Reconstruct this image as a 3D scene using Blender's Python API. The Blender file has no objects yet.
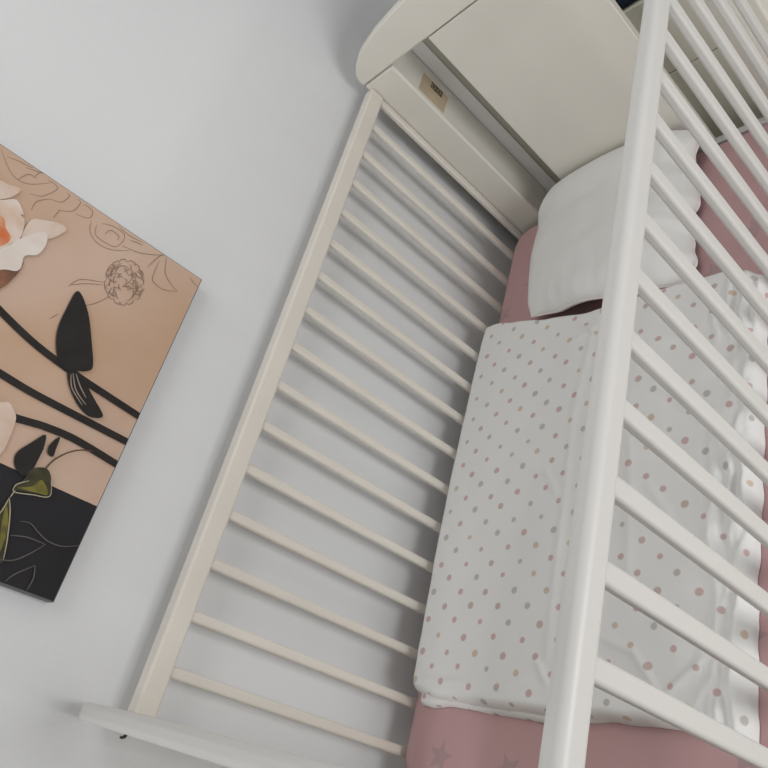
import bpy, bmesh, math, random
from mathutils import Vector, Matrix, noise

C = bpy.context.scene.collection
OFF = Vector((0.65, -0.6, 1.40))      # measured frame (camera eye at 0,0,0) -> room frame (floor at z = 0)
ORG = {}                               # world origin of each object
PI = math.pi
WORLD, LPOS, LPOW, FPOW, TPOW, EXPO = 0.20, (1.3, .16, -.68), 21.5, 29.0, 10.5, 0.0

# ------------------------------------------------------------------ materials
def new_mat(name):
    m = bpy.data.materials.new(name); m.use_nodes = True
    nt = m.node_tree
    return m, nt, nt.nodes, nt.links, nt.nodes['Principled BSDF']

def bump(nt, b, scale, strength, dist=0.002, detail=4, coord='Object'):
    N, L = nt.nodes, nt.links
    tc = N.new('ShaderNodeTexCoord')
    nz = N.new('ShaderNodeTexNoise'); nz.inputs['Scale'].default_value = scale; nz.inputs['Detail'].default_value = detail
    L.new(tc.outputs[coord], nz.inputs['Vector'])
    bp = N.new('ShaderNodeBump'); bp.inputs['Strength'].default_value = strength; bp.inputs['Distance'].default_value = dist
    L.new(nz.outputs['Fac'], bp.inputs['Height']); L.new(bp.outputs['Normal'], b.inputs['Normal'])
    return bp

def plain(name, col, rough=0.5, bscale=None, bstr=0.1, bdist=0.002, var=0.0, vscale=6.0, col2=None, spec=0.3):
    m, nt, N, L, b = new_mat(name)
    b.inputs['Roughness'].default_value = rough
    b.inputs['Specular IOR Level'].default_value = spec
    b.inputs['Base Color'].default_value = (*col, 1)
    if var or col2:
        tc = N.new('ShaderNodeTexCoord')
        nz = N.new('ShaderNodeTexNoise'); nz.inputs['Scale'].default_value = vscale; nz.inputs['Detail'].default_value = 3
        L.new(tc.outputs['Object'], nz.inputs['Vector'])
        r = N.new('ShaderNodeValToRGB')
        c2 = col2 or tuple(c * (1 - var) for c in col)
        r.color_ramp.elements[0].color = (*c2, 1); r.color_ramp.elements[1].color = (*col, 1)
        r.color_ramp.elements[0].position = 0.35; r.color_ramp.elements[1].position = 0.65
        L.new(nz.outputs['Fac'], r.inputs['Fac']); L.new(r.outputs['Color'], b.inputs['Base Color'])
    if bscale: bump(nt, b, bscale, bstr, bdist)
    return m

def mth(nt, op, a, b=None, c=None, clamp=False):
    n = nt.nodes.new('ShaderNodeMath'); n.operation = op; n.use_clamp = clamp
    for i, v in enumerate((a, b, c)):
        if v is None: continue
        if isinstance(v, (int, float)): n.inputs[i].default_value = v
        else: nt.links.new(v, n.inputs[i])
    return n.outputs[0]

def mixc(nt, fac, a, b):
    n = nt.nodes.new('ShaderNodeMix'); n.data_type = 'RGBA'
    nt.links.new(fac, n.inputs[0])
    for i, v in ((6, a), (7, b)):
        if isinstance(v, tuple): n.inputs[i].default_value = (*v, 1)
        else: nt.links.new(v, n.inputs[i])
    return n.outputs[2]

def wnoise(nt, x, y, seed):
    cb = nt.nodes.new('ShaderNodeCombineXYZ'); nt.links.new(x, cb.inputs[0]); nt.links.new(y, cb.inputs[1]); cb.inputs[2].default_value = seed
    w = nt.nodes.new('ShaderNodeTexWhiteNoise'); w.noise_dimensions = '3D'; nt.links.new(cb.outputs[0], w.inputs['Vector'])
    return w.outputs['Value']

def dotted_fabric():
    m, nt, N, L, b = new_mat('dotted_cotton')
    b.inputs['Roughness'].default_value = 0.9; b.inputs['Specular IOR Level'].default_value = 0.15
    uv = N.new('ShaderNodeUVMap'); sp = N.new('ShaderNodeSeparateXYZ'); L.new(uv.outputs[0], sp.inputs[0])
    px, py = DOT_PX, DOT_PY
    col = None; prev = (0.72, 0.72, 0.705)
    for k in (0, 1):
        u = mth(nt, 'ADD', mth(nt, 'DIVIDE', sp.outputs[0], px), DOT_U + 0.5 * k)
        v = mth(nt, 'ADD', mth(nt, 'DIVIDE', sp.outputs[1], py), DOT_V + 0.5 * k)
        iu, iv = mth(nt, 'FLOOR', u), mth(nt, 'FLOOR', v)
        n1, n2, n3, n4 = (wnoise(nt, iu, iv, 3.7 * k + s) for s in (1.3, 2.6, 5.1, 7.9))
        fu = mth(nt, 'MULTIPLY', mth(nt, 'SUBTRACT', mth(nt, 'SUBTRACT', u, iu), mth(nt, 'MULTIPLY_ADD', n3, .10, .45)), px)
        fv = mth(nt, 'MULTIPLY', mth(nt, 'SUBTRACT', mth(nt, 'SUBTRACT', v, iv), mth(nt, 'MULTIPLY_ADD', n4, .10, .45)), py)
        d = mth(nt, 'SQRT', mth(nt, 'ADD', mth(nt, 'MULTIPLY', fu, fu), mth(nt, 'MULTIPLY', fv, fv)))
        rad = mth(nt, 'MULTIPLY_ADD', n1, 0.0019, 0.0048)
        mask = mth(nt, 'MULTIPLY', mth(nt, 'SUBTRACT', rad, d), 550.0, clamp=True)
        ramp = N.new('ShaderNodeValToRGB'); ramp.color_ramp.interpolation = 'CONSTANT'
        e = ramp.color_ramp.elements
        e[0].position = 0; e[0].color = (0.49, 0.46, 0.43, 1)
        e[1].position = 0.24; e[1].color = (0.56, 0.405, 0.395, 1)
        x = e.new(0.62); x.color = (0.53, 0.42, 0.395, 1)
        x = e.new(0.86); x.color = (0.58, 0.48, 0.39, 1)
        L.new(n2, ramp.inputs['Fac'])
        prev = mixc(nt, mask, prev, ramp.outputs['Color'])
    L.new(prev, b.inputs['Base Color'])
    bump(nt, b, 900, 0.12, 0.0006)
    return m

def star_sheet():
    m, nt, N, L, b = new_mat('pink_star_jersey')
    b.inputs['Roughness'].default_value = 0.95; b.inputs['Specular IOR Level'].default_value = 0.1
    tc = N.new('ShaderNodeTexCoord'); sp = N.new('ShaderNodeSeparateXYZ'); L.new(tc.outputs['Object'], sp.inputs[0])
    P = 0.13
    prev = PINK
    for k in (0, 1):
        u = mth(nt, 'ADD', mth(nt, 'DIVIDE', sp.outputs[0], P), 0.677 + 0.5 * k)
        v = mth(nt, 'ADD', mth(nt, 'DIVIDE', sp.outputs[1], P), 0.977 + 0.5 * k)
        iu, iv = mth(nt, 'FLOOR', u), mth(nt, 'FLOOR', v)
        n1, n2 = wnoise(nt, iu, iv, 1.1 + k), wnoise(nt, iu, iv, 4.2 + k)
        x = mth(nt, 'MULTIPLY', mth(nt, 'SUBTRACT', mth(nt, 'SUBTRACT', u, iu), .5), P)
        y = mth(nt, 'MULTIPLY', mth(nt, 'SUBTRACT', mth(nt, 'SUBTRACT', v, iv), .5), P)
        r = mth(nt, 'SQRT', mth(nt, 'ADD', mth(nt, 'MULTIPLY', x, x), mth(nt, 'MULTIPLY', y, y)))
        a = mth(nt, 'ADD', mth(nt, 'ADD', mth(nt, 'ARCTAN2', y, x), 10 * PI), mth(nt, 'MULTIPLY', n1, 6.28))
        q = 2 * PI / 5
        t = mth(nt, 'ABSOLUTE', mth(nt, 'SUBTRACT', mth(nt, 'MODULO', a, q), q / 2))   # 0 .. 36 deg, notch at 36
        R, ri = 0.027, 0.0115
        X = mth(nt, 'MULTIPLY', r, mth(nt, 'COSINE', t)); Y = mth(nt, 'MULTIPLY', r, mth(nt, 'SINE', t))
        bx, by = ri * math.cos(q / 2) - R, ri * math.sin(q / 2)
        # cross((B-A),(p-A)) > 0 inside
        cr = mth(nt, 'SUBTRACT', mth(nt, 'MULTIPLY', Y, bx), mth(nt, 'MULTIPLY', mth(nt, 'SUBTRACT', X, R), by))
        mask = mth(nt, 'MULTIPLY', mth(nt, 'MULTIPLY', cr, 40000.0, clamp=True), mth(nt, 'GREATER_THAN', n2, .42))
        prev = mixc(nt, mask, prev, GREYSTAR)
    L.new(prev, b.inputs['Base Color'])
    bump(nt, b, 700, 0.15, 0.0006)
    return m

DOT_PX, DOT_PY, DOT_U, DOT_V = 0.0575, 0.0475, 0.55, 0.85
PINK = (0.485, 0.31, 0.312); GREYSTAR = (0.40, 0.275, 0.28)

M = {}
M['wall'] = plain('white_wall_paint', (0.715, 0.722, 0.728), 0.9, 130, 0.35, 0.0012, spec=0.1)
M['floor'] = plain('light_wood_floor', (0.42, 0.33, 0.25), 0.5, 30, .1, .002, var=.25, vscale=4)
M['paint'] = plain('white_lacquer', (0.635, 0.627, 0.605), 0.42, 60, 0.05, 0.001, spec=.35)
M['old_paint'] = plain('yellowed_white_lacquer', (0.76, 0.715, 0.645), 0.45, 60, 0.05, 0.001, var=.04, vscale=9, spec=.3)
M['board'] = plain('cream_white_board', (0.70, 0.675, 0.61), 0.45, 60, 0.04, 0.001, var=.03, vscale=5, spec=.3)
M['cream'] = plain('cream_furniture_lacquer', (0.80, 0.785, 0.68), 0.5, 60, 0.05, 0.001, spec=.2)
M['dots'] = dotted_fabric()
M['sheet'] = star_sheet()
M['core'] = plain('white_foam', (0.7, 0.68, 0.64), 0.9)
M['pillow'] = plain('white_cotton', (0.70, 0.70, 0.68), 0.9, 500, 0.12, 0.0008, spec=.1)
M['gap_shade'] = plain('olive_grey_gap_shade', (0.36, 0.35, 0.29), 0.8)  # dark olive colour stands in for shade inside the headboard gap
M['piping'] = plain('pale_pink_piping', (0.72, 0.64, 0.62), 0.9, 500, .1, .0005, spec=.1)
M['tag'] = plain('beige_paper', (0.56, 0.45, 0.31), 0.7, 90, .1, .0005, var=.1, vscale=40)
M['ink'] = plain('dark_ink', (0.11, 0.085, 0.06), 0.7)
M['ink2'] = plain('tan_ink', (0.40, 0.31, 0.20), 0.7)
M['navy'] = plain('navy_knit', (0.016, 0.03, 0.05), 0.9, 300, .3, .001)
M['chip'] = plain('dark_chipped_plaster', (0.05, 0.048, 0.045), 0.9)
M['seam'] = plain('dark_joint', (0.10, 0.095, 0.085), 0.9)
# the printed canvas
M['canvas_tan'] = plain('canvas_tan', (0.52, 0.345, 0.235), 0.75, 700, .12, .0005, col2=(0.57, 0.415, 0.325), vscale=4.5, spec=.15)
M['canvas_black'] = plain('canvas_black', (0.020, 0.0185, 0.0215), 0.7, 700, .12, .0005, var=.25, vscale=8, spec=.25)
M['canvas_side'] = plain('canvas_edge', (0.12, 0.12, 0.13), 0.7)
M['p_stem'] = plain('print_dark_stem', (0.022, 0.018, 0.016), 0.7, var=.3, vscale=40)
M['p_leaf'] = plain('print_dark_leaf', (0.020, 0.017, 0.015), 0.7, var=.3, vscale=30)
M['p_wisp'] = plain('print_pale_strand', (0.30, 0.24, 0.20), 0.8)
M['p_olive'] = plain('print_olive_leaf', (0.028, 0.026, 0.016), 0.7, col2=(0.065, 0.06, 0.02), vscale=45)
M['p_lime'] = plain('print_lime_leaf', (0.19, 0.165, 0.03), 0.7, col2=(0.08, 0.07, 0.02), vscale=60)
M['p_pale'] = plain('print_pale_outline', (0.38, 0.35, 0.24), 0.7)
M['p_vine'] = plain('print_thin_vine', (0.10, 0.055, 0.035), 0.7)
M['p_grey'] = plain('print_grey_outline', (0.095, 0.085, 0.085), 0.7)
M['p_back'] = plain('print_peach_petal', (0.60, 0.44, 0.345), 0.75, col2=(0.66, 0.54, 0.46), vscale=30)
M['p_petal'] = plain('print_pale_petal', (0.70, 0.60, 0.53), 0.75, col2=(0.62, 0.44, 0.33), vscale=25)
M['p_front'] = plain('print_white_petal', (0.72, 0.655, 0.60), 0.75, col2=(0.66, 0.57, 0.50), vscale=25)
M['p_orange'] = plain('print_orange_heart', (0.60, 0.16, 0.06), 0.75, col2=(0.62, 0.33, 0.20), vscale=35)
M['p_brown'] = plain('print_brown_underside', (0.14, 0.075, 0.05), 0.75, col2=(0.33, 0.14, 0.07), vscale=35)
M['p_sketch'] = plain('print_sketch_line', (0.27, 0.175, 0.125), 0.8)

# ------------------------------------------------------------------ object helpers
def link(o, world, parent):
    C.objects.link(o)
    if parent is not None:
        o.parent = parent; o.location = world - ORG[parent.name]
    else:
        o.location = world
    ORG[o.name] = world.copy()
    return o

def empty(name, loc, label, cat, group=None):
    o = bpy.data.objects.new(name, None); o.empty_display_size = 0.05
    link(o, Vector(loc) + OFF, None); tag(o, label, cat, group)
    return o

def tag(o, label, cat=None, group=None):
    o['label'] = label
    if cat: o['category'] = cat
    if group: o['group'] = group
    return o

def _build(name, bm, mats, parent, smooth, label, bevel, seg, angle):
    lo = Vector([min(v.co[i] for v in bm.verts) for i in range(3)])
    hi = Vector([max(v.co[i] for v in bm.verts) for i in range(3)])
    c = (lo + hi) / 2
    for v in bm.verts: v.co -= c
    me = bpy.data.meshes.new(name); bm.to_mesh(me); bm.free()
    for m in (mats if isinstance(mats, (list, tuple)) else [mats]): me.materials.append(m)
    if smooth:
        for p in me.polygons: p.use_smooth = True
        me.set_sharp_from_angle(angle=math.radians(angle))
    o = bpy.data.objects.new(name, me)
    link(o, c + OFF, parent)
    if bevel:
        b = o.modifiers.new('bevel', 'BEVEL'); b.width = bevel; b.segments = seg; b.limit_method = 'ANGLE'; b.angle_limit = math.radians(35)
        b.harden_normals = False
    if label: o['label'] = label
    return o

def put(name, bm, mats, parent=None, **k):
    bmesh.ops.recalc_face_normals(bm, faces=bm.faces)
    return _build(name, bm, mats, parent, k.get('smooth', True), k.get('label'), k.get('bevel', 0), k.get('seg', 2), k.get('angle', 40))

def box(x0, x1, y0, y1, z0, z1, bm=None, mi=0):
    bm = bm or bmesh.new()
    vs = [bm.verts.new((x, y, z)) for x in (x0, x1) for y in (y0, y1) for z in (z0, z1)]
    for f in ((0, 1, 3, 2), (4, 6, 7, 5), (0, 4, 5, 1), (2, 3, 7, 6), (0, 2, 6, 4), (1, 5, 7, 3)):
        fc = bm.faces.new([vs[i] for i in f]); fc.material_index = mi
    return bm

def prism_y(outline, y0, y1, bm=None):
    """outline of (x,z) points extruded from y0 to y1"""
    bm = bm or bmesh.new()
    a = [bm.verts.new((x, y0, z)) for x, z in outline]; b = [bm.verts.new((x, y1, z)) for x, z in outline]
    bm.faces.new(a); bm.faces.new(list(reversed(b)))
    n = len(outline)
    for i in range(n): bm.faces.new((a[i], b[i], b[(i + 1) % n], a[(i + 1) % n]))
    return bm

def tube(pts, r, bm=None, n=8, closed=False):
    bm = bm or bmesh.new()
    pts = [Vector(p) for p in pts]; rings = []
    N = len(pts)
    for i, p in enumerate(pts):
        a = pts[(i - 1) % N] if (closed or i > 0) else p
        b = pts[(i + 1) % N] if (closed or i < N - 1) else p
        t = (b - a).normalized()
        s = t.cross(Vector((0, 0, 1)));  s = s.normalized() if s.length > 1e-4 else Vector((1, 0, 0))
        u = s.cross(t).normalized()
        rings.append([bm.verts.new(p + r * (math.cos(2 * PI * k / n) * s + math.sin(2 * PI * k / n) * u)) for k in range(n)])
    for i in range(N if closed else N - 1):
        A, B = rings[i], rings[(i + 1) % N]
        for k in range(n): bm.faces.new((A[k], A[(k + 1) % n], B[(k + 1) % n], B[k]))
    if not closed:
        bm.faces.new(rings[0]); bm.faces.new(list(reversed(rings[-1])))
    return bm

def structure(o, label):
    o['kind'] = 'structure'; o['label'] = label; return o

def dup(o, parent, delta):
    c = o.copy(); C.objects.link(c); c.parent = parent; c.location = o.location + Vector(delta)
    ORG[c.name] = ORG[o.name] + Vector(delta)
    return c

def lerp(a, b, t): return a + (b - a) * t
def interp(pts, t):
    """piecewise smooth curve through (t, value)"""
    if t <= pts[0][0]: return pts[0][1]
    for (t0, v0), (t1, v1) in zip(pts, pts[1:]):
        if t <= t1:
            f = (t - t0) / (t1 - t0); return lerp(v0, v1, f * f * (3 - 2 * f) * .5 + f * .5)
    return pts[-1][1]
def nz(x, y, z=0.0): return noise.noise((x, y, z))

# ------------------------------------------------------------------ the room
FZ = -1.40
WX = -1.010
structure(put('wall_left', box(WX - .12, WX, -1.6, 1.95, FZ, 1.25), M['wall'], smooth=False), 'white plaster wall behind the crib')
structure(put('wall_back', box(WX, 2.6, 1.83, 1.95, FZ, 1.25), M['wall'], smooth=False), 'white wall beyond the chest of drawers')
structure(put('floor', box(WX - .12, 2.6, -1.6, 1.95, FZ - .1, FZ), M['floor'], smooth=False), 'light wooden floor under the crib')

# small dark chip in the wall plaster
bm = bmesh.new()
chip = [(-.006, .004), (-.003, -.002), (.002, -.004), (.007, -.001), (.004, .003), (.000, .0035), (-.002, .009), (-.005, .010)]
a = [bm.verts.new((WX, -.0135 + p[0] * .7, -.482 + p[1] * .7)) for p in chip]; b = [bm.verts.new((WX + .0012, -.0135 + p[0] * .55, -.482 + p[1] * .55)) for p in chip]
bm.faces.new(a); bm.faces.new(list(reversed(b)))
for i in range(len(chip)): bm.faces.new((a[i], b[i], b[(i + 1) % len(chip)], a[(i + 1) % len(chip)]))
tag(put('wall_scuff', bm, M['chip']), 'tiny dark chip in the white wall beside the footboard', 'scuff')

# ------------------------------------------------------------------ crib
X0, X1 = -.975, -.327                  # outer sides
CX = (X0 + X1) / 2
HY, FY = 1.183, 0.012                  # inner faces of headboard and footboard
crib = empty('baby_crib', (CX, .6, FZ), 'white wooden slatted crib standing lengthwise against the white wall', 'crib')

def arch(zs=-.445, X0=X0, up=0.0):
    L = [(X0 + .001, zs + up), (X0, zs + .012 + up), (X0 + .006, zs + .026 + up * .9), (X0 + .022, zs + .041 + up * .5), (X0 + .050, zs + .056), (X0 + .105, zs + .069), (X0 + .170, zs + .077), (CX - .06, zs + .083), (CX, zs + .084)]
    R = [(2 * CX - x, z) for x, z in reversed(L[:-1])]
    return L + R

# headboard: cap, two posts with return fins, backing strip, dark strip painted as gap shade, centre panel and a low cross rail
hb = put('headboard', box(-.7955, -.505, HY, HY + .018, -1.12, -.4464), M['board'], crib, bevel=.002)
put('cap', prism_y(arch(), HY - .001, HY + .023), M['board'], hb, bevel=.004, seg=3)
for s in (0, 1):
    mx = (lambda x: x) if s == 0 else (lambda x: 2 * CX - x)
    def bx(a, b, *r): 
        p, q = sorted((mx(a), mx(b))); return box(p, q, *r)
    put('post', bx(X0 + .002, -.893, HY, HY + .080, FZ, -.4464), M['board'], hb, bevel=.005, seg=4)
    if s == 0:
        put('backing_strip', bx(-.905, -.864, HY + .0805, HY + .084, -1.12, -.4472), M['paint'], hb, bevel=.0015, seg=3)
put('gap_shade_strip', box(-.905, -.835, HY + .0845, HY + .089, -1.12, -.4472), M['gap_shade'], hb, label='olive grey strip painted as the shade in the gap beside the headboard panel')  # added strip, its dark colour paints the shade of the gap
put('cross_rail', box(-.892, 2 * CX + .892, HY + .001, HY + .017, -1.02, -.9315), M['paint'], hb, bevel=.003)
# beige label on the inner side of the left fin
tg = put('sticker', box(-.8934, -.8927, HY + .010, HY + .057, -.5905, -.5175), M['tag'], hb, label='beige paper sticker with a dark printed mark')
bm = box(-.8926, -.8923, HY + .040, HY + .0555, -.5745, -.542)
pr = put('printed_mark', bm, M['ink'], tg, smooth=False)
bm = bmesh.new()
for (yy, zz) in ((.0475, -.549), (.0475, -.565)):
    tube([( -.8921, HY + yy + (.0045 * math.cos(a)), zz + .0055 * math.sin(a)) for a in [2 * PI * k / 14 for k in range(14)]], .0009, bm, 5, True)
put('printed_letters', bm, M['ink2'], tg)

# footboard
fb = put('footboard', box(-.7955, -.505, -.006, .008, -1.12, -.4472), M['board'], crib, bevel=.002)
put('cap', prism_y(arch(-.447, -.988, .022), -.009, .012), M['paint'], fb, bevel=.007, seg=4)
for s in (0, 1):
    p, q = ((X0 + .002, -.893), (2 * CX + .893, X1 - .002))[s]
    put('post', box(p, q, -.0075, .0105, FZ, -.4472), M['board'], fb, bevel=.003)
put('cross_rail', box(-.892, 2 * CX + .892, -.0065, .0095, -1.12, -1.0), M['board'], fb, bevel=.003)

# side rails with their slats
def side_rail(x0, x1, bx0, bx1, y_first, n, pitch, mat, label, bev, w=.0185, end=None):
    r = put('side_rail', box(x0, x1, FY + .0005, HY - .0005, -.4900, -.4580), mat, crib, bevel=bev, seg=5, label=label)
    put('bottom_rail', box(x0, x1, FY + .0005, HY - .0005, -1.17, -1.135), mat, r, bevel=.004, seg=3)
    first = put('slat', box(bx0, bx1, y_first - w / 2, y_first + w / 2, -1.136, -.4875), mat, r, bevel=.0042, seg=4)
    for k in range(1, n): dup(first, r, (0, pitch * k, 0))
    if end: dup(first, r, (0, end - y_first, 0))
    return r
side_rail(-.983, -.959, -.9735, -.9615, .0722, 15, .0739, M['old_paint'], 'yellowed side rail nearest the wall', .0045, w=.0155, end=1.1742)
side_rail(-.352, -.3295, -.3475, -.3350, .1194, 15, .0737, M['paint'], 'white side rail nearest the viewer', .0085, w=.0203)
put('mattress_base', box(-.957, -.353, FY + .002, HY - .002, -1.085, -1.07), M['board'], crib, bevel=.001)

# ------------------------------------------------------------------ mattress with pink fitted sheet
mt = empty('mattress', (-.65, .6, -1.069), 'crib mattress in a pink fitted sheet printed with faint grey stars', 'mattress')
def rounded_slab(x0, x1, y0, y1, z0, z1, rc, re, nseg=8, top_only=True):
    bm = bmesh.new(); rings = []
    def ring(inset, z):
        pts = []
        for (cx, cy, a0) in ((x1 - rc, y1 - rc, 0), (x0 + rc, y1 - rc, 90), (x0 + rc, y0 + rc, 180), (x1 - rc, y0 + rc, 270)):
            for k in range(nseg + 1):
                a = math.radians(a0 + 90 * k / nseg); rr = rc - inset
                pts.append(bm.verts.new((cx + rr * math.cos(a), cy + rr * math.sin(a), z)))
        return pts
    for k in range(7):
        a = PI / 2 * k / 6; rings.append(ring(re * (1 - math.sin(a)), z0 + re * (1 - math.cos(a))))
    for k in range(7):
        a = PI / 2 * k / 6; rings.append(ring(re * (1 - math.cos(a)), z1 - re * (1 - math.sin(a))))
    n = len(rings[0])
    for A, B in zip(rings, rings[1:]):
        for k in range(n): bm.faces.new((A[k], A[(k + 1) % n], B[(k + 1) % n], B[k]))
    bm.faces.new(list(reversed(rings[0]))); bm.faces.new(rings[-1])
    return bm
put('foam_core', rounded_slab(-.950, -.358, .032, 1.156, -1.066, -.916, .05, .02), M['core'], mt)
put('fitted_sheet', rounded_slab(-.9555, -.353, .022, 1.163, -1.0685, -.9125, .055, .017), M['sheet'], mt, angle=60, label='pink jersey fitted sheet with grey stars')

# ------------------------------------------------------------------ duvet
ZB = -.9118
XL = [(0, -.936), (.03, -.940), (.1, -.944), (.35, -.952), (.65, -.9575), (.93, -.9575), (1, -.953)]
XR = [(0, -.402), (.08, -.405), (.3, -.405), (.5, -.402), (.75, -.397), (1, -.396)]
YB = [(0, .160), (.12, .152), (.3, .149), (.55, .150), (.62, .154), (.8, .157), (1, .150)]
YT = [(0, .874), (.06, .877), (.14, .866), (.3, .845), (.48, .827), (.7, .826), (.9, .823), (1, .806)]
CREASES = [  # x0,y0 -> x1,y1, width, height
 (-.675, .22, -.690, .60, .006, .0022), (-.690, .60, -.672, .80, .007, .0018), (-.60, .21, -.612, .50, .006, .0022), (-.560, .30, -.585, .62, .008, .0020),
 (-.505, .19, -.545, .235, .005, .0036), (-.545, .235, -.60, .255, .006, .0022), (-.455, .23, -.500, .185, .006, .0034), (-.445, .21, -.470, .160, .006, .0030), (-.43, .26, -.415, .19, .006, .003),
 (-.70, .19, -.745, .172, .006, .0024), (-.690, .215, -.668, .185, .005, .003), (-.70, .47, -.73, .515, .006, .002), (-.73, .515, -.79, .535, .007, .0016),
 (-.50, .40, -.545, .47, .006, .0024), (-.47, .56, -.55, .64, .007, .0020), (-.52, .70, -.60, .73, .006, .0018), (-.45, .36, -.462, .43, .006, .003), (-.705, .80, -.66, .76, .005, .0022), (-.72, .76, -.655, .79, .005, .0018), (-.80, .178, -.90, .176, .005, .0012)]
def seg_d(x, y, x0, y0, x1, y1):
    dx, dy = x1 - x0, y1 - y0; t = max(0, min(1, ((x - x0) * dx + (y - y0) * dy) / (dx * dx + dy * dy)))
    return math.hypot(x - x0 - t * dx, y - y0 - t * dy), t
def smooth(a, b, x):
    t = max(0, min(1, (x - a) / (b - a))); return t * t * (3 - 2 * t)
def duvet_height(x, y, s, t, dl, dr, db, dt):
    h = .0345 + .0035 * nz(x * 6, y * 5, 1.7) + .0016 * nz(x * 15, y * 11, 4.1) + .0007 * nz(x * 40, y * 34, 9.0)
    h += .003 * math.sin(PI * min(1, max(0, s))) 
    for (a, b, c, d, w, amp) in CREASES:
        q, tt = seg_d(x, y, a, b, c, d)
        if q < 4 * w:
            wob = q + .0022 * nz(x * 60, y * 60, a * 10)
            h += amp * math.exp(-(wob / w) ** 2) * (.35 + .65 * math.sin(PI * (tt * .8 + .1)))
    # puckered edge on the right: folds running lengthwise
    e = 1 - smooth(.020, .075, dr + .03 * nz(y * 9, 3.0, 7))
    if e > 0:
        ph = x * 300 + 4.5 * nz(y * 6, 2.0, 0) + 2.2 * nz(y * 22, x * 30, 5)
        h += e * (.0056 * math.sin(ph) * max(0, min(1, .35 + 1.3 * nz(y * 10, x * 16, 1))) + .0055 * nz(x * 42, y * 13, 3.3) + .0035 * nz(x * 75, y * 34, 1.3) + .002 * nz(x * 150, y * 60, 4.3))
    return max(h, .012)
def make_duvet():
    bm = bmesh.new(); uvl = bm.loops.layers.uv.new('UVMap'); NX, NY = 210, 250
    grid = []; uvs = {}
    for j in range(NY + 1):
        row = []
        for i in range(NX + 1):
            s, t = i / NX, j / NY
            # denser sampling towards the edges
            s = s - .05 * math.sin(2 * PI * s) ; t = t - .04 * math.sin(2 * PI * t)
            xl, xr = interp(XL, t), interp(XR, t); yb, yt = interp(YB, s), interp(YT, s)
            x, y = lerp(xl, xr, s), lerp(yb, yt, t)
            wob = smooth(.9, 1, s) * .005 * nz(y * 28, 1.0, 0) + (1 - smooth(0, .06, t)) * 0.0
            x += wob; y += (1 - smooth(0, .05, t)) * .002 * nz(x * 30, 4.0, 0) + smooth(.95, 1, t) * .002 * nz(x * 26, 7.0, 0)
            dl, dr, db, dt = s * .56, (1 - s) * .56, t * .68, (1 - t) * .68
            def edge(d, r):
                k = min(1, d / r); return math.sqrt(max(0, 1 - (1 - k) ** 2))
            e = edge(dl, .015) * edge(dr, .018) * edge(db, .012) * edge(dt, .010)
            z = ZB + .010 + (duvet_height(x, y, s, t, dl, dr, db, dt) - .010) * e
            v = bm.verts.new((x, y, z)); row.append(v); uvs[v] = (x - .016 * (1 - edge(dl, .015)) + .016 * (1 - edge(dr, .014)), y - .018 * (1 - edge(db, .012)))
        grid.append(row)
    for j in range(NY):
        for i in range(NX):
            bm.faces.new((grid[j][i], grid[j][i + 1], grid[j + 1][i + 1], grid[j + 1][i]))
    border = [grid[0][i] for i in range(NX + 1)] + [grid[j][NX] for j in range(1, NY + 1)] + [grid[NY][i] for i in range(NX - 1, -1, -1)] + [grid[j][0] for j in range(NY - 1, 0, -1)]
    low = []
    for v in border:
        w = bm.verts.new((v.co.x * 1.0, v.co.y, ZB + .0003)); uvs[w] = (uvs[v][0], uvs[v][1] - .009); low.append(w)
    n = len(border)
    for k in range(n): bm.faces.new((border[k], low[k], low[(k + 1) % n], border[(k + 1) % n]))
    bm.faces.new(list(reversed(low)))
    for f in bm.faces:
        for l in f.loops: l[uvl].uv = uvs[l.vert]
    return bm
dv = put('duvet', make_duvet(), M['dots'], angle=75)
tag(dv, 'folded white duvet with pink and grey polka dots lying on the pink sheet', 'duvet')
# the lower layer of the folded duvet peeping out along its foot edge
def under_layer():
    bm = bmesh.new(); uvl = bm.loops.layers.uv.new('UVMap'); NX, NY = 90, 8; G = []; uvs = {}
    for j in range(NY + 1):
        row = []
        for i in range(NX + 1):
            s, t = i / NX, j / NY
            x = lerp(-.927, -.412, s); yb = interp([(0, .142), (.04, .1405), (.12, .147), (.3, .144), (.45, .143), (.56, .1475), (.7, .158), (1, .158)], s)
            y = lerp(yb + .0015 * nz(x * 30, 3, 0), .168, t)
            k = min(1, t * (.168 - yb) / .007); e = math.sqrt(1 - (1 - k) ** 2)
            k2 = min(1, s * .53 / .008); e *= math.sqrt(1 - (1 - k2) ** 2)
            z = ZB + .003 + .0125 * e * (1 + .15 * nz(x * 20, y * 20, 2))
            v = bm.verts.new((x, y, z)); row.append(v); uvs[v] = (x + .021, y + .024 + (z - ZB) * 1.2)
        G.append(row)
    for j in range(NY):
        for i in range(NX): bm.faces.new((G[j][i], G[j][i + 1], G[j + 1][i + 1], G[j + 1][i]))
    border = [G[0][i] for i in range(NX + 1)] + [G[j][NX] for j in range(1, NY + 1)] + [G[NY][i] for i in range(NX - 1, -1, -1)] + [G[j][0] for j in range(NY - 1, 0, -1)]
    low = []
    for v in border:
        w = bm.verts.new((v.co.x, v.co.y, ZB + .0003)); uvs[w] = (uvs[v][0], uvs[v][1] - .004); low.append(w)
    n = len(border)
    for k in range(n): bm.faces.new((border[k], low[k], low[(k + 1) % n], border[(k + 1) % n]))
    bm.faces.new(list(reversed(low)))
    for f in bm.faces:
        for l in f.loops: l[uvl].uv = uvs[l.vert]
    return bm
put('lower_fold', under_layer(), M['dots'], dv, angle=75)

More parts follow.
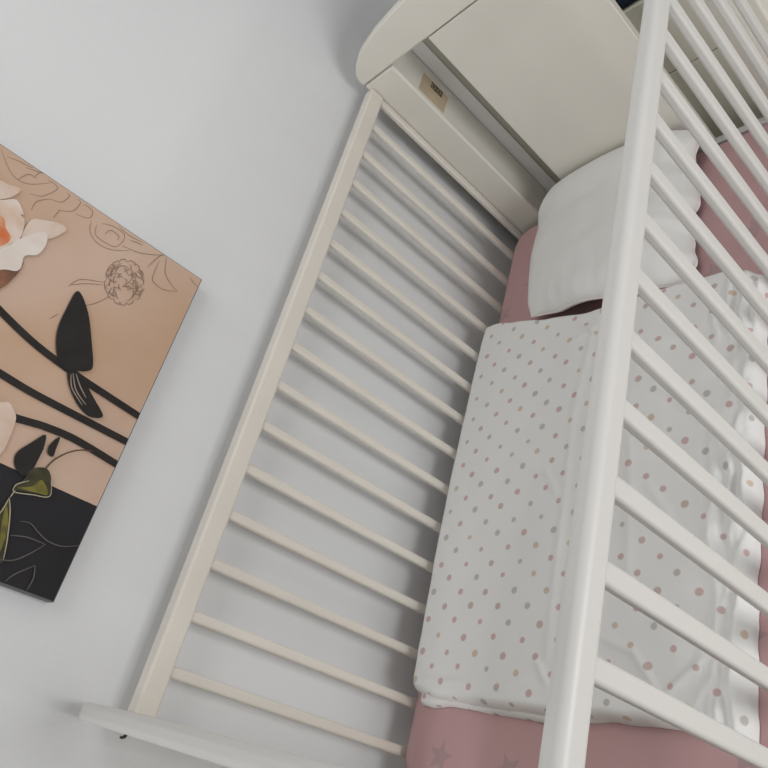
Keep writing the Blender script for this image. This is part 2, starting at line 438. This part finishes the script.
# ------------------------------------------------------------------ pillow
PXL = [(0, -.829), (.12, -.842), (.5, -.853), (.85, -.847), (1, -.823)]
PXR = [(0, -.517), (.1, -.509), (.4, -.513), (.6, -.510), (.8, -.514), (1, -.503)]
PYB = [(0, .861), (.08, .856), (.25, .8425), (.45, .837), (.7, .8295), (.9, .829), (1, .834)]
PYT = [(0, 1.158), (.1, 1.171), (.4, 1.1785), (.7, 1.1765), (1, 1.158)]
SEAM = -.880
def pillow_pt(s, t):
    xl, xr = interp(PXL, t), interp(PXR, t); yb, yt = interp(PYB, s), interp(PYT, s)
    return lerp(xl, xr, s), lerp(yb, yt, t)
def seam_z(s, t):
    # the seam is lifted along the foot edge of the pillow
    z = SEAM + .006 * math.sin(PI * s) 
    z += (1 - smooth(0, .25, t)) * (.017 * math.exp(-((s - .42) / .20) ** 2) - .003)
    z += smooth(.7, 1, t) * .024
    z -= smooth(.86, 1, s) * .010
    z += smooth(.9, 1, s) * .004 * nz(t * 14, 2.2, 0)
    return z
def make_pillow():
    bm = bmesh.new(); NX, NY = 110, 100; T = []; Bt = []
    for j in range(NY + 1):
        rt, rb = [], []
        for i in range(NX + 1):
            s, t = (1 - math.cos(PI * i / NX)) / 2, (1 - math.cos(PI * j / NY)) / 2
            x, y = pillow_pt(s, t); z0 = seam_z(s, t)
            e = (1 - abs(2 * s - 1) ** 3.6) * (1 - abs(2 * t - 1) ** 3.4); e = max(0, e) ** .5
            pk = .0035 * nz(x * 12, y * 12, 2) + .0016 * nz(x * 30, y * 30, 6)
            # short puckers running in from the foot seam and the right seam
            pk += (1 - smooth(.02, .24, t)) * .0020 * math.sin(x * 210 + 3 * nz(x * 9, y * 14, 0)) * (.5 + nz(x * 14, 3, 1))
            pk += smooth(.78, .97, s) * .0035 * math.sin(y * 120 + 3 * nz(y * 13, x * 8, 3)) * (.5 + nz(y * 11, 5, 2))
            x += smooth(.9, 1, s) * .0032 * math.sin(y * 95 + 3 * nz(y * 20, 0, 0))
            zt = z0 + (.040 + pk) * e
            zb = max(z0 - .034 * e, -.9118)
            if i in (0, NX) or j in (0, NY):
                v = bm.verts.new((x, y, z0)); rt.append(v); rb.append(v)
            else:
                rt.append(bm.verts.new((x, y, zt))); rb.append(bm.verts.new((x, y, min(zb, zt - .0005))))
        T.append(rt); Bt.append(rb)
    for j in range(NY):
        for i in range(NX):
            bm.faces.new((T[j][i], T[j][i + 1], T[j + 1][i + 1], T[j + 1][i]))
            q = [Bt[j][i], Bt[j + 1][i], Bt[j + 1][i + 1], Bt[j][i + 1]]
            if len(set(q) & {T[j][i], T[j][i+1], T[j+1][i], T[j+1][i+1]}) < 4: bm.faces.new(q)
    return bm
pw = put('pillow', make_pillow(), M['pillow'], angle=80)
tag(pw, 'plain white baby pillow lying against the headboard', 'pillow')
pts = []
def px(s, t):
    x, y = pillow_pt(s, t); 
    x += smooth(.9, 1, s) * .0032 * math.sin(y * 95 + 3 * nz(y * 20, 0, 0))
    return (x, y, seam_z(s, t))
K = 70
pts += [px(i / K, 0) for i in range(K)] + [px(1, i / K) for i in range(K)] + [px(1 - i / K, 1) for i in range(K)] + [px(0, 1 - i / K) for i in range(K)]
put('piping', tube(pts, .0022, None, 8, True), M['piping'], pw, label='pale piping along the pillow seam')
# ruffled flange on the right short side
bm = bmesh.new(); A = []
for j in range(121):
    t = .02 + .96 * j / 120; b0 = Vector(px(1, t)); y = b0.y
    amp = math.sin(PI * min(1, max(0, (t - .02) / .96)))
    w = .0065 * (.6 + .5 * nz(y * 22, 6, 0)) * min(1, amp * 4)
    rows = []
    for k in range(5):
        f = k / 4; wv = .0022 * f * math.sin(y * 150 + 3 * nz(y * 12, 1, 0))
        rows.append((b0.x - .001 + w * f, b0.y, max(b0.z - .004 * f + wv, -.9095)))
    A.append([bm.verts.new(p) for p in rows] + [bm.verts.new((p[0], p[1], p[2] - .0014)) for p in reversed(rows)])
for a, b in zip(A, A[1:]):
    n = len(a)
    for k in range(n): bm.faces.new((a[k], a[(k + 1) % n], b[(k + 1) % n], b[k]))
bm.faces.new(A[0]); bm.faces.new(list(reversed(A[-1])))
put('ruffle', bm, M['pillow'], pw, angle=70)

# ------------------------------------------------------------------ chest of drawers behind the headboard
CY, CX0, CX1, CT = 1.277, -.99, -.365, -.657
ch = empty('chest_of_drawers', ((CX0 + CX1) / 2, 1.55, FZ), 'cream chest of drawers standing behind the crib headboard', 'dresser')
put('carcass', box(CX0, CX1, CY + .019, 1.80, FZ + .05, CT), M['cream'], ch, bevel=.002)
put('plinth', box(CX0 + .02, CX1 - .02, CY + .03, 1.79, FZ, FZ + .05), M['cream'], ch, bevel=.002)
zz = CT
for hgt in (.1535, .260, .270):
    d = put('drawer', box(CX0 + .001, CX1 - .001, CY, CY + .0185, zz - hgt, zz), M['cream'], ch, bevel=.0018)
    zt = zz - hgt / 2; kx = (CX0 + CX1) / 2 - .05
    put('knob', tube([(kx, CY, zt), (kx, CY - .012, zt), (kx, CY - .02, zt)], .010, None, 16), M['cream'], d, bevel=.003)
    zz -= hgt + .002
# navy blanket folded on the chest
bk = empty('folded_blanket', (-.62, 1.5, CT), 'dark navy blanket folded on top of the cream chest', 'blanket')
for k in range(3):
    put('fold_layer', rounded_slab(-.86 + .004 * k, -.40 - .003 * k, CY + .006 + .003 * k, 1.72 - .004 * k, CT + .0005 + .0225 * k, CT + .0225 * (k + 1), .03, .0108, 6), M['navy'], bk, angle=70)

# ------------------------------------------------------------------ canvas picture
STEMS=[[(0.3137,0.2563),(0.2984,0.2165),(0.2821,0.1616),(0.272,0.1004),(0.2672,0.0537),(0.2619,-0.0063)],[(0.2285,0.2068),(0.2265,0.1804),(0.2234,0.1395),(0.2227,0.0839),(0.2221,-0.0056)],[(0.1835,0.1485),(0.1872,0.1282),(0.1915,0.1035),(0.1935,0.0628),(0.1875,-0.0047)]]
DARK=[[(0.3785,0.1499),(0.3452,0.1515),(0.317,0.1493),(0.2947,0.1413),(0.2772,0.1286),(0.2721,0.1162),(0.2769,0.1027),(0.2844,0.0902),(0.294,0.0874),(0.3199,0.1011),(0.3591,0.1257)],[(0.2697,0.1122),(0.2546,0.1035),(0.242,0.0903),(0.2331,0.076),(0.2296,0.0598),(0.2384,0.0462),(0.253,0.065),(0.2669,0.0848),(0.2751,0.1004)],[(0.182,0.1009),(0.166,0.1111),(0.1485,0.1208),(0.1365,0.12),(0.1276,0.113),(0.1239,0.1034),(0.1317,0.0956),(0.1516,0.0948),(0.1668,0.0955)],[(0.1872,0.0836),(0.1769,0.0896),(0.1678,0.0906),(0.1609,0.0873),(0.1608,0.0804),(0.171,0.0813)]]
WISP=[[(0.2693,0.1077),(0.2529,0.0984),(0.2386,0.0771)],[(0.2718,0.1061),(0.253,0.0927),(0.2411,0.0725)],[(0.2726,0.1021),(0.2605,0.0905),(0.2497,0.0766)]]
OLIVE=[[(0.1053,0.1057),(0.1173,0.1001),(0.1356,0.0962),(0.1439,0.0816),(0.1352,0.0706),(0.1152,0.0629),(0.1117,0.0739),(0.1081,0.0878),(0.1046,0.1015)],[(0.0216,0.0849),(0.0638,0.1049),(0.0937,0.105),(0.078,0.0959),(0.047,0.0841),(0.0244,0.0777)]]
LIME=[[(0.1082,0.1008),(0.1167,0.0868),(0.1283,0.0794),(0.1156,0.0651),(0.1114,0.079)],[(0.0311,0.086),(0.066,0.0998),(0.0831,0.1022),(0.0575,0.0894)]]
PALE=[[(0.1053,0.1057),(0.1019,0.1015),(0.1073,0.0822),(0.1141,0.0624),(0.1329,0.0695)],[(0.1042,0.1052),(0.1116,0.1037),(0.1213,0.093)],[(0.0942,0.1039),(0.1041,0.1025)],[(0.0937,0.105),(0.078,0.0959),(0.047,0.0841),(0.0244,0.0777)],[(0.0617,0.1099),(0.0766,0.1051),(0.0926,0.1044)]]
VINE=[[(0.1439,0.0816),(0.1573,0.0773),(0.1725,0.0668),(0.1834,0.0537),(0.1891,0.0391)]]
GREY=[[(0.0728,0.0806),(0.0751,0.0689),(0.0689,0.0555),(0.0636,0.0397),(0.0644,0.0214),(0.0737,0.0012)],[(0.0535,0.0836),(0.0587,0.0647),(0.059,0.0414)],[(0.059,0.0414),(0.0428,0.053),(0.028,0.0684),(0.0221,0.09)],[(0.0034,0.0647),(0.0141,0.059),(0.0321,0.0413)],[(0.0321,0.0413),(0.0174,0.0366),(0.0021,0.0379)]]
PETAL_BACK=[[(0.4479,0.3311),(0.4583,0.2967),(0.4594,0.2891),(0.4638,0.2734),(0.4491,0.2757),(0.4356,0.2853),(0.4112,0.3124)],[(0.4323,0.2439),(0.4421,0.2317),(0.4516,0.2131),(0.4504,0.2008),(0.4388,0.204),(0.4217,0.2145),(0.4063,0.2366),(0.405,0.2428)],[(0.1817,0.183),(0.1948,0.1645),(0.1981,0.1559),(0.1907,0.1457),(0.1822,0.1402),(0.16,0.1368),(0.1393,0.1366),(0.1232,0.1472)]]
PETAL=[[(0.4112,0.3124),(0.4344,0.2847),(0.4464,0.2703),(0.4343,0.2546),(0.4313,0.2573),(0.425,0.2486),(0.4013,0.2431),(0.3859,0.2497),(0.3739,0.2544),(0.3455,0.2789)]]
ORANGE=[[(0.4051,0.3093),(0.4144,0.2747),(0.4027,0.2634),(0.3941,0.2524),(0.3776,0.2562),(0.349,0.2807)]]
PETAL_FRONT=[[(0.3372,0.2747),(0.3739,0.2544),(0.4025,0.2416),(0.4234,0.2282),(0.4286,0.2194),(0.4141,0.213),(0.3941,0.2152),(0.3823,0.2275),(0.3661,0.2242),(0.3572,0.2273),(0.3491,0.2419),(0.322,0.2669)]]
BROWN=[[(0.3255,0.2687),(0.3509,0.2428),(0.3584,0.2279),(0.3741,0.2248),(0.3601,0.2233),(0.3434,0.2258),(0.3269,0.2308),(0.2931,0.2521)]]
SKETCH=[[(0.4989,0.3171),(0.4766,0.2909),(0.4782,0.2688),(0.5015,0.2448)],[(0.4948,0.3075),(0.4989,0.2945),(0.5014,0.2803),(0.5035,0.2743)],[(0.4972,0.2821),(0.5045,0.2622),(0.5112,0.2487)],[(0.4669,0.2613),(0.4738,0.2472),(0.496,0.2361),(0.5009,0.2425),(0.5003,0.2522)],[(0.4773,0.237),(0.4825,0.2235),(0.4979,0.2186),(0.4999,0.2237)],[(0.4688,0.2229),(0.4801,0.206),(0.4986,0.2023),(0.5017,0.208)],[(0.4789,0.2012),(0.4855,0.1835),(0.4968,0.1825),(0.5005,0.1906),(0.4992,0.1984)],[(0.4469,0.2495),(0.462,0.2492),(0.4773,0.237)],[(0.4545,0.2219),(0.4712,0.22)],[(0.4843,0.1787),(0.4682,0.1732),(0.4594,0.1584),(0.4622,0.1382),(0.4776,0.1145)],[(0.4836,0.1698),(0.4693,0.1652),(0.4667,0.149),(0.4709,0.1335),(0.4879,0.1282)],[(0.4905,0.1645),(0.4968,0.15),(0.4956,0.1317),(0.4828,0.128)],[(0.5019,0.1436),(0.4988,0.1242),(0.5021,0.1029)],[(0.4777,0.1279),(0.4833,0.1035),(0.495,0.0811),(0.5069,0.0652)],[(0.493,0.1216),(0.4982,0.1012)],[(0.3781,0.163),(0.3966,0.1536),(0.4119,0.1254)],[(0.3809,0.1623),(0.3956,0.1449),(0.4083,0.1237)],[(0.3672,0.1314),(0.3793,0.1206),(0.3993,0.1088)],[(0.3228,0.1637),(0.3364,0.1567)],[(0.471,0.0818),(0.4983,0.0732),(0.5083,0.0634)],[(0.4923,0.0705),(0.4695,0.0696),(0.4566,0.0661),(0.4538,0.0485),(0.4638,0.0267)],[(0.5029,0.0634),(0.4798,0.0554),(0.4692,0.0412),(0.4638,0.0267)],[(0.4957,0.0188),(0.4896,0.0011)],[(0.4918,0.2678),(0.5063,0.2631),(0.5057,0.2548)],[(0.4742,0.2822),(0.4906,0.275),(0.4924,0.2642)],[(0.4779,0.1543),(0.4886,0.1506),(0.4885,0.1374),(0.4816,0.1363)],[(0.4516,0.0847),(0.4517,0.0796),(0.4479,0.0779),(0.444,0.0763),(0.4389,0.0777)],[(0.4378,0.0768),(0.4347,0.0728),(0.4299,0.0731),(0.4259,0.0728),(0.4223,0.0767)],[(0.4295,0.0766),(0.4255,0.0731),(0.4218,0.0728),(0.4176,0.0738),(0.4154,0.0781)],[(0.414,0.079),(0.4086,0.0777),(0.4055,0.0796),(0.4026,0.0819),(0.4033,0.0864)],[(0.4045,0.0851),(0.3991,0.0857),(0.3972,0.0886),(0.3958,0.0917),(0.3988,0.0954)],[(0.4001,0.0915),(0.3951,0.0937),(0.3944,0.097),(0.3943,0.1001),(0.3987,0.1029)],[(0.3985,0.1031),(0.3953,0.107),(0.3966,0.1101),(0.3985,0.1128),(0.404,0.1139)],[(0.4016,0.1107),(0.4004,0.1147),(0.4028,0.1175),(0.4052,0.1206),(0.4114,0.1194)],[(0.4064,0.1167),(0.4067,0.1208),(0.4098,0.1232),(0.4135,0.1249),(0.4188,0.1232)],[(0.422,0.1239),(0.4248,0.128),(0.4292,0.1282),(0.433,0.1287),(0.4366,0.1248)],[(0.4296,0.1257),(0.4341,0.1283),(0.4381,0.1281),(0.4419,0.1275),(0.4444,0.1228)],[(0.4402,0.1242),(0.4451,0.1265),(0.4488,0.1248),(0.4524,0.1228),(0.4526,0.1184)],[(0.4511,0.1195),(0.4568,0.1195),(0.4593,0.117),(0.4615,0.1141),(0.4594,0.1099)],[(0.4596,0.1093),(0.4644,0.1074),(0.465,0.104),(0.4654,0.1002),(0.4608,0.0974)],[(0.4613,0.1012),(0.465,0.0979),(0.4643,0.0944),(0.4626,0.0916),(0.4569,0.0901)],[(0.458,0.092),(0.4601,0.0874),(0.4581,0.0838),(0.4547,0.0819),(0.4485,0.0826)],[(0.4287,0.0928),(0.4259,0.0946),(0.4242,0.0973),(0.4239,0.1005)],[(0.4313,0.0838),(0.4284,0.0856),(0.4263,0.0883),(0.4257,0.0917)],[(0.4338,0.0928),(0.4339,0.0903),(0.4326,0.0881),(0.4298,0.0867)],[(0.4251,0.0848),(0.423,0.0824),(0.4198,0.0809),(0.4157,0.0807)],[(0.4386,0.0947),(0.4393,0.0915),(0.4385,0.0883),(0.436,0.0855)],[(0.4011,0.1113),(0.4041,0.1127),(0.4077,0.1131),(0.4116,0.112)],[(0.4188,0.1031),(0.4161,0.105),(0.4143,0.1078),(0.4141,0.1111)],[(0.4478,0.0986),(0.4459,0.0961),(0.4428,0.0944),(0.4386,0.094)],[(0.4286,0.097),(0.4256,0.0972),(0.4229,0.0986),(0.421,0.1012)],[(0.4412,0.1007),(0.4437,0.0995),(0.4451,0.0976),(0.4451,0.095)],[(0.4216,0.1277),(0.4247,0.1265),(0.4272,0.1243),(0.4284,0.1211)],[(0.4364,0.1263),(0.4398,0.1241),(0.4425,0.1209),(0.4437,0.1169)],[(0.4348,0.0863),(0.432,0.0836),(0.4279,0.0816),(0.4228,0.0809)],[(0.4547,0.0924),(0.4555,0.089),(0.4548,0.0854),(0.4523,0.0822)],[(0.4344,0.1251),(0.4376,0.1234),(0.4399,0.1206),(0.4409,0.1171)],[(0.4355,0.1177),(0.44,0.1182),(0.445,0.1174),(0.4498,0.1152)],[(0.437,0.0714),(0.4329,0.0737),(0.4293,0.0773),(0.4271,0.0817)],[(0.4396,0.079),(0.4367,0.0791),(0.4341,0.0805),(0.4324,0.083)],[(0.4387,0.1203),(0.4405,0.1221),(0.4431,0.123),(0.4465,0.1225)],[(0.4196,0.123),(0.4241,0.1226),(0.4288,0.1209),(0.433,0.1179)],[(0.4398,0.0894),(0.4373,0.089),(0.4348,0.0897),(0.4329,0.0918)],[(0.4295,0.074),(0.4256,0.0758),(0.4222,0.0789),(0.42,0.0828)],[(0.419,0.1255),(0.4219,0.1253),(0.4246,0.124),(0.4264,0.1216)],[(0.4013,0.0977),(0.4028,0.1009),(0.4058,0.1036),(0.41,0.1053)],[(0.4207,0.114),(0.4198,0.1161),(0.4203,0.1182),(0.4224,0.1199)],[(0.4103,0.1178),(0.4139,0.1185),(0.418,0.1181),(0.4219,0.1162)],[(0.4151,0.0996),(0.416,0.1026),(0.4184,0.105),(0.4221,0.1065)],[(0.4346,0.1033),(0.4344,0.101),(0.4329,0.0992),(0.4299,0.0984)],[(0.4052,0.1046),(0.4064,0.1071),(0.4087,0.1088),(0.4122,0.1095)],[(0.4171,0.1122),(0.4197,0.1126),(0.4224,0.1119),(0.4245,0.1098)],[(0.428,0.1131),(0.4311,0.1113),(0.4334,0.1085),(0.4343,0.105)],[(0.4509,0.1002),(0.4507,0.0979),(0.4491,0.0962),(0.4462,0.0955)],[(0.4189,0.082),(0.4145,0.082),(0.4099,0.0834),(0.4058,0.0861)],[(0.442,0.1078),(0.4463,0.1064),(0.4504,0.1037),(0.4534,0.0999)],[(0.4293,0.0899),(0.4261,0.0898),(0.4228,0.091),(0.4202,0.0935)],[(0.4519,0.0943),(0.4514,0.0922),(0.4496,0.0908),(0.4466,0.0906)],[(0.4188,0.1132),(0.4219,0.1151),(0.4261,0.1161),(0.4308,0.1156)],[(0.4368,0.0866),(0.4342,0.0837),(0.4302,0.0816),(0.4253,0.0808)],[(0.4479,0.1107),(0.4474,0.1075),(0.4455,0.1045),(0.442,0.1022)],[(0.4253,0.1197),(0.4291,0.1215),(0.4338,0.1224),(0.4391,0.1218)],[(0.4478,0.0983),(0.4491,0.0946),(0.449,0.0904),(0.4471,0.0864)],[(0.4289,0.1225),(0.4314,0.1235),(0.4342,0.1234),(0.437,0.1218)],[(0.4024,0.1029),(0.4022,0.1052),(0.4034,0.1073),(0.4061,0.1086)],[(0.4289,0.0914),(0.4262,0.0927),(0.4244,0.0948),(0.424,0.0977)],[(0.4008,0.1038),(0.4005,0.1065),(0.4016,0.1092),(0.4042,0.1112)],[(0.4359,0.082),(0.4318,0.0804),(0.4268,0.08),(0.4215,0.081)],[(0.4294,0.1108),(0.4323,0.1117),(0.4356,0.1114),(0.4388,0.1097)],[(0.4373,0.0945),(0.4329,0.0952),(0.4286,0.0972),(0.425,0.1005)],[(0.4578,0.1063),(0.4573,0.1039),(0.4555,0.102),(0.4523,0.1012)],[(0.4105,0.1151),(0.4137,0.1175),(0.4182,0.1191),(0.4234,0.1194)],[(0.4473,0.0893),(0.4487,0.086),(0.4487,0.0823),(0.4469,0.0788)],[(0.4467,0.1165),(0.4496,0.1136),(0.4514,0.1097),(0.4517,0.1054)],[(0.4452,0.0975),(0.4453,0.0942),(0.444,0.0909),(0.4409,0.0883)],[(0.4431,0.1188),(0.4461,0.1191),(0.4491,0.1182),(0.4516,0.1159)],[(0.4307,0.1201),(0.4335,0.117),(0.4353,0.113),(0.4355,0.1086)],[(0.4084,0.1062),(0.41,0.1083),(0.4127,0.1097),(0.4162,0.1097)],[(0.4405,0.0904),(0.4404,0.0873),(0.4387,0.0843),(0.4355,0.0821)],[(0.4258,0.1206),(0.4299,0.122),(0.435,0.1222),(0.4402,0.1211)],[(0.4266,0.0861),(0.4232,0.0835),(0.4186,0.0819),(0.4132,0.0816)],[(0.4583,0.0901),(0.4576,0.0875),(0.4554,0.0854),(0.4519,0.0844)]]

CY0, CZ0, CW, CH, CF = .1045, -.3180, .5065, .5065, -.988
cv = put('canvas_painting', box(WX, CF, CY0, CY0 + CW, CZ0, CZ0 + CH), M['canvas_side'], bevel=.0012)
tag(cv, 'square stretched canvas print of peach roses on tan and black', 'painting')
LAYER = [0]
def smooth_poly(P, closed, n=7):
    Q = []; N = len(P)
    for i in range(N if closed else N - 1):
        p0 = P[(i - 1) % N] if (closed or i > 0) else P[i]
        p1, p2 = P[i], P[(i + 1) % N]
        p3 = P[(i + 2) % N] if (closed or i < N - 2) else P[i + 1]
        for k in range(n):
            t = k / n
            Q.append(tuple(.5 * (2 * p1[a] + (p2[a] - p0[a]) * t + (2 * p0[a] - 5 * p1[a] + 4 * p2[a] - p3[a]) * t * t + (3 * p1[a] - p0[a] - 3 * p2[a] + p3[a]) * t ** 3) for a in (0, 1)))
    if not closed: Q.append(P[-1])
    return Q
def clampc(p): return (min(max(p[0], .0015), CW - .0015), min(max(p[1], .0015), CH - .0015))
slots = []; pbm = bmesh.new()
def slot(key):
    if key not in slots: slots.append(key)
    return slots.index(key)
def flat(P, key, closed_smooth=True, lift=None):
    LAYER[0] += 1; x = CF + .0004 + .00002 * LAYER[0] if lift is None else lift
    Q = smooth_poly(P, True, 5) if closed_smooth else P
    Q = [clampc(q) for q in Q]; R = []
    for q in Q:
        if not R or math.hypot(q[0] - R[-1][0], q[1] - R[-1][1]) > 1e-5: R.append(q)
    if math.hypot(R[0][0] - R[-1][0], R[0][1] - R[-1][1]) < 1e-5: R.pop()
    f = pbm.faces.new([pbm.verts.new((x, CY0 + u, CZ0 + v)) for u, v in R]); f.material_index = slot(key)
    return f
def stroke(P, w, key, taper=False):
    LAYER[0] += 1; x = CF + .0004 + .00002 * LAYER[0]
    Q = smooth_poly(P, False, 8); prev = None; N = len(Q)
    for i, q in enumerate(Q):
        a, b = Q[max(0, i - 1)], Q[min(N - 1, i + 1)]
        dx, dy = b[0] - a[0], b[1] - a[1]; l = math.hypot(dx, dy) or 1
        ww = w * (.25 + .75 * math.sin(PI * (i + .5) / N) ** .7) if taper else w
        nx, ny = -dy / l * ww / 2, dx / l * ww / 2
        p, r = clampc((q[0] + nx, q[1] + ny)), clampc((q[0] - nx, q[1] - ny))
        cur = (pbm.verts.new((x, CY0 + p[0], CZ0 + p[1])), pbm.verts.new((x, CY0 + r[0], CZ0 + r[1])))
        if prev:
            f = pbm.faces.new((prev[0], prev[1], cur[1], cur[0])); f.material_index = slot(key)
        prev = cur
e = .0012
flat([(e, e), (CW - e, e), (CW - e, CH - e), (e, CH - e)], 'canvas_tan', False, CF + .0003)
flat([(e, e), (.1275, e), (.1275, CH - e), (e, CH - e)], 'canvas_black', False, CF + .00036)
for L in SKETCH: stroke(L, .0011, 'p_sketch', True)
for L in STEMS: stroke(L, .0098, 'p_stem')
for L in BROWN: flat(L, 'p_brown')
for L in PETAL_BACK: flat(L, 'p_back')
for L in PETAL: flat(L, 'p_petal')
for L in ORANGE: flat(L, 'p_orange')
for L in PETAL_FRONT: flat(L, 'p_front')
# more blooms in the part of the print beyond the photograph's frame
random.seed(11)
for (cu, cv_, R) in ((.415, .44, .06), (.235, .29, .06), (.10, .40, .06)):
    for ring, n in ((1, 6), (.66, 5), (.34, 4)):
        for i in range(n):
            a = 2 * PI * i / n + ring * 2; r = R * ring
            c0 = (cu + .45 * r * math.cos(a), cv_ + .45 * r * math.sin(a))
            P = [(c0[0] + .62 * r * (1 + .12 * math.sin(5 * b + i)) * math.cos(b), c0[1] + .62 * r * (1 + .12 * math.cos(4 * b + i)) * math.sin(b)) for b in [2 * PI * k / 9 for k in range(9)]]
            if max(p[1] for p in P) > CH - .004 or min(p[1] for p in P) < (.245 if cu < .4 else .345): continue
            flat(P, ('p_front', 'p_petal', 'p_orange')[0 if ring == 1 else 1 if ring > .5 else 2])
for L in DARK: flat(L, 'p_leaf')
for L in WISP: stroke(L, .0016, 'p_wisp', True)
for L in VINE: stroke(L, .0018, 'p_vine')
for L in OLIVE: flat(L, 'p_olive')
for L in LIME: flat(L, 'p_lime')
for L in PALE: stroke(L, .0014, 'p_pale', True)
for L in GREY: stroke(L, .0017, 'p_grey', True)
for f in pbm.faces:
    f.normal_update()
    if f.normal.x < 0: f.normal_flip()
bmesh.ops.triangulate(pbm, faces=[f for f in pbm.faces if len(f.verts) > 4])
pr = _build('print', pbm, [M[k] for k in slots], cv, False, 'printed rose picture', 0, 2, 40)

# ------------------------------------------------------------------ light
w = bpy.data.worlds.new('World'); bpy.context.scene.world = w; w.use_nodes = True
bg = w.node_tree.nodes['Background']; bg.inputs[0].default_value = (0.97, 0.985, 1.0, 1); bg.inputs[1].default_value = WORLD
def area(name, loc, target, sx, sy, power, col):
    l = bpy.data.lights.new(name, 'AREA'); l.shape = 'RECTANGLE'; l.size = sx; l.size_y = sy; l.energy = power; l.color = col
    o = bpy.data.objects.new(name, l); C.objects.link(o)
    o.location = Vector(loc) + OFF
    o.rotation_euler = (Vector(target) - Vector(loc)).to_track_quat('-Z', 'Y').to_euler()
    return o
area('window_daylight', LPOS, (-.97, .6, -.6), .8, .9, LPOW, (1.0, 1.0, 1.0))
area('foot_side_fill', (-.72, -2.5, .25), (-.6, 1.0, -.6), 1.3, 1.2, FPOW, (1.0, 1.0, .995))  # added soft fill from the foot side, lights headboard and slat sides
area('overhead_fill', (-.25, .65, 1.10), (-.25, .65, -.7), 1.2, 1.2, TPOW, (1.0, .995, .98))  # added overhead fill, stands in for light bounced off the ceiling

# ------------------------------------------------------------------ camera
def n3(v):
    v = Vector(v); return v.normalized()
Yc = n3((396, -1362, 752)); D = n3((1036, 716, 752)); D = (D - Yc * D.dot(Yc)).normalized(); Zc = -D; Xc = Yc.cross(Zc)
cam = bpy.data.cameras.new('camera'); co = bpy.data.objects.new('camera', cam); C.objects.link(co)
right = Vector((Xc[0], Yc[0], Zc[0])); up = -Vector((Xc[1], Yc[1], Zc[1])); back = -Vector((Xc[2], Yc[2], Zc[2]))
Mx = Matrix((right, up, back)).transposed().to_4x4(); Mx.translation = OFF
co.matrix_world = Mx
cam.sensor_width = 36; cam.sensor_fit = 'HORIZONTAL'; cam.lens = 36 * 752 / 768; cam.clip_start = .02
sc = bpy.context.scene; sc.camera = co
sc.view_settings.view_transform = 'Standard'; sc.view_settings.look = 'None'
sc.view_settings.gamma = 1; sc.view_settings.use_curve_mapping = False; sc.view_settings.exposure = EXPO
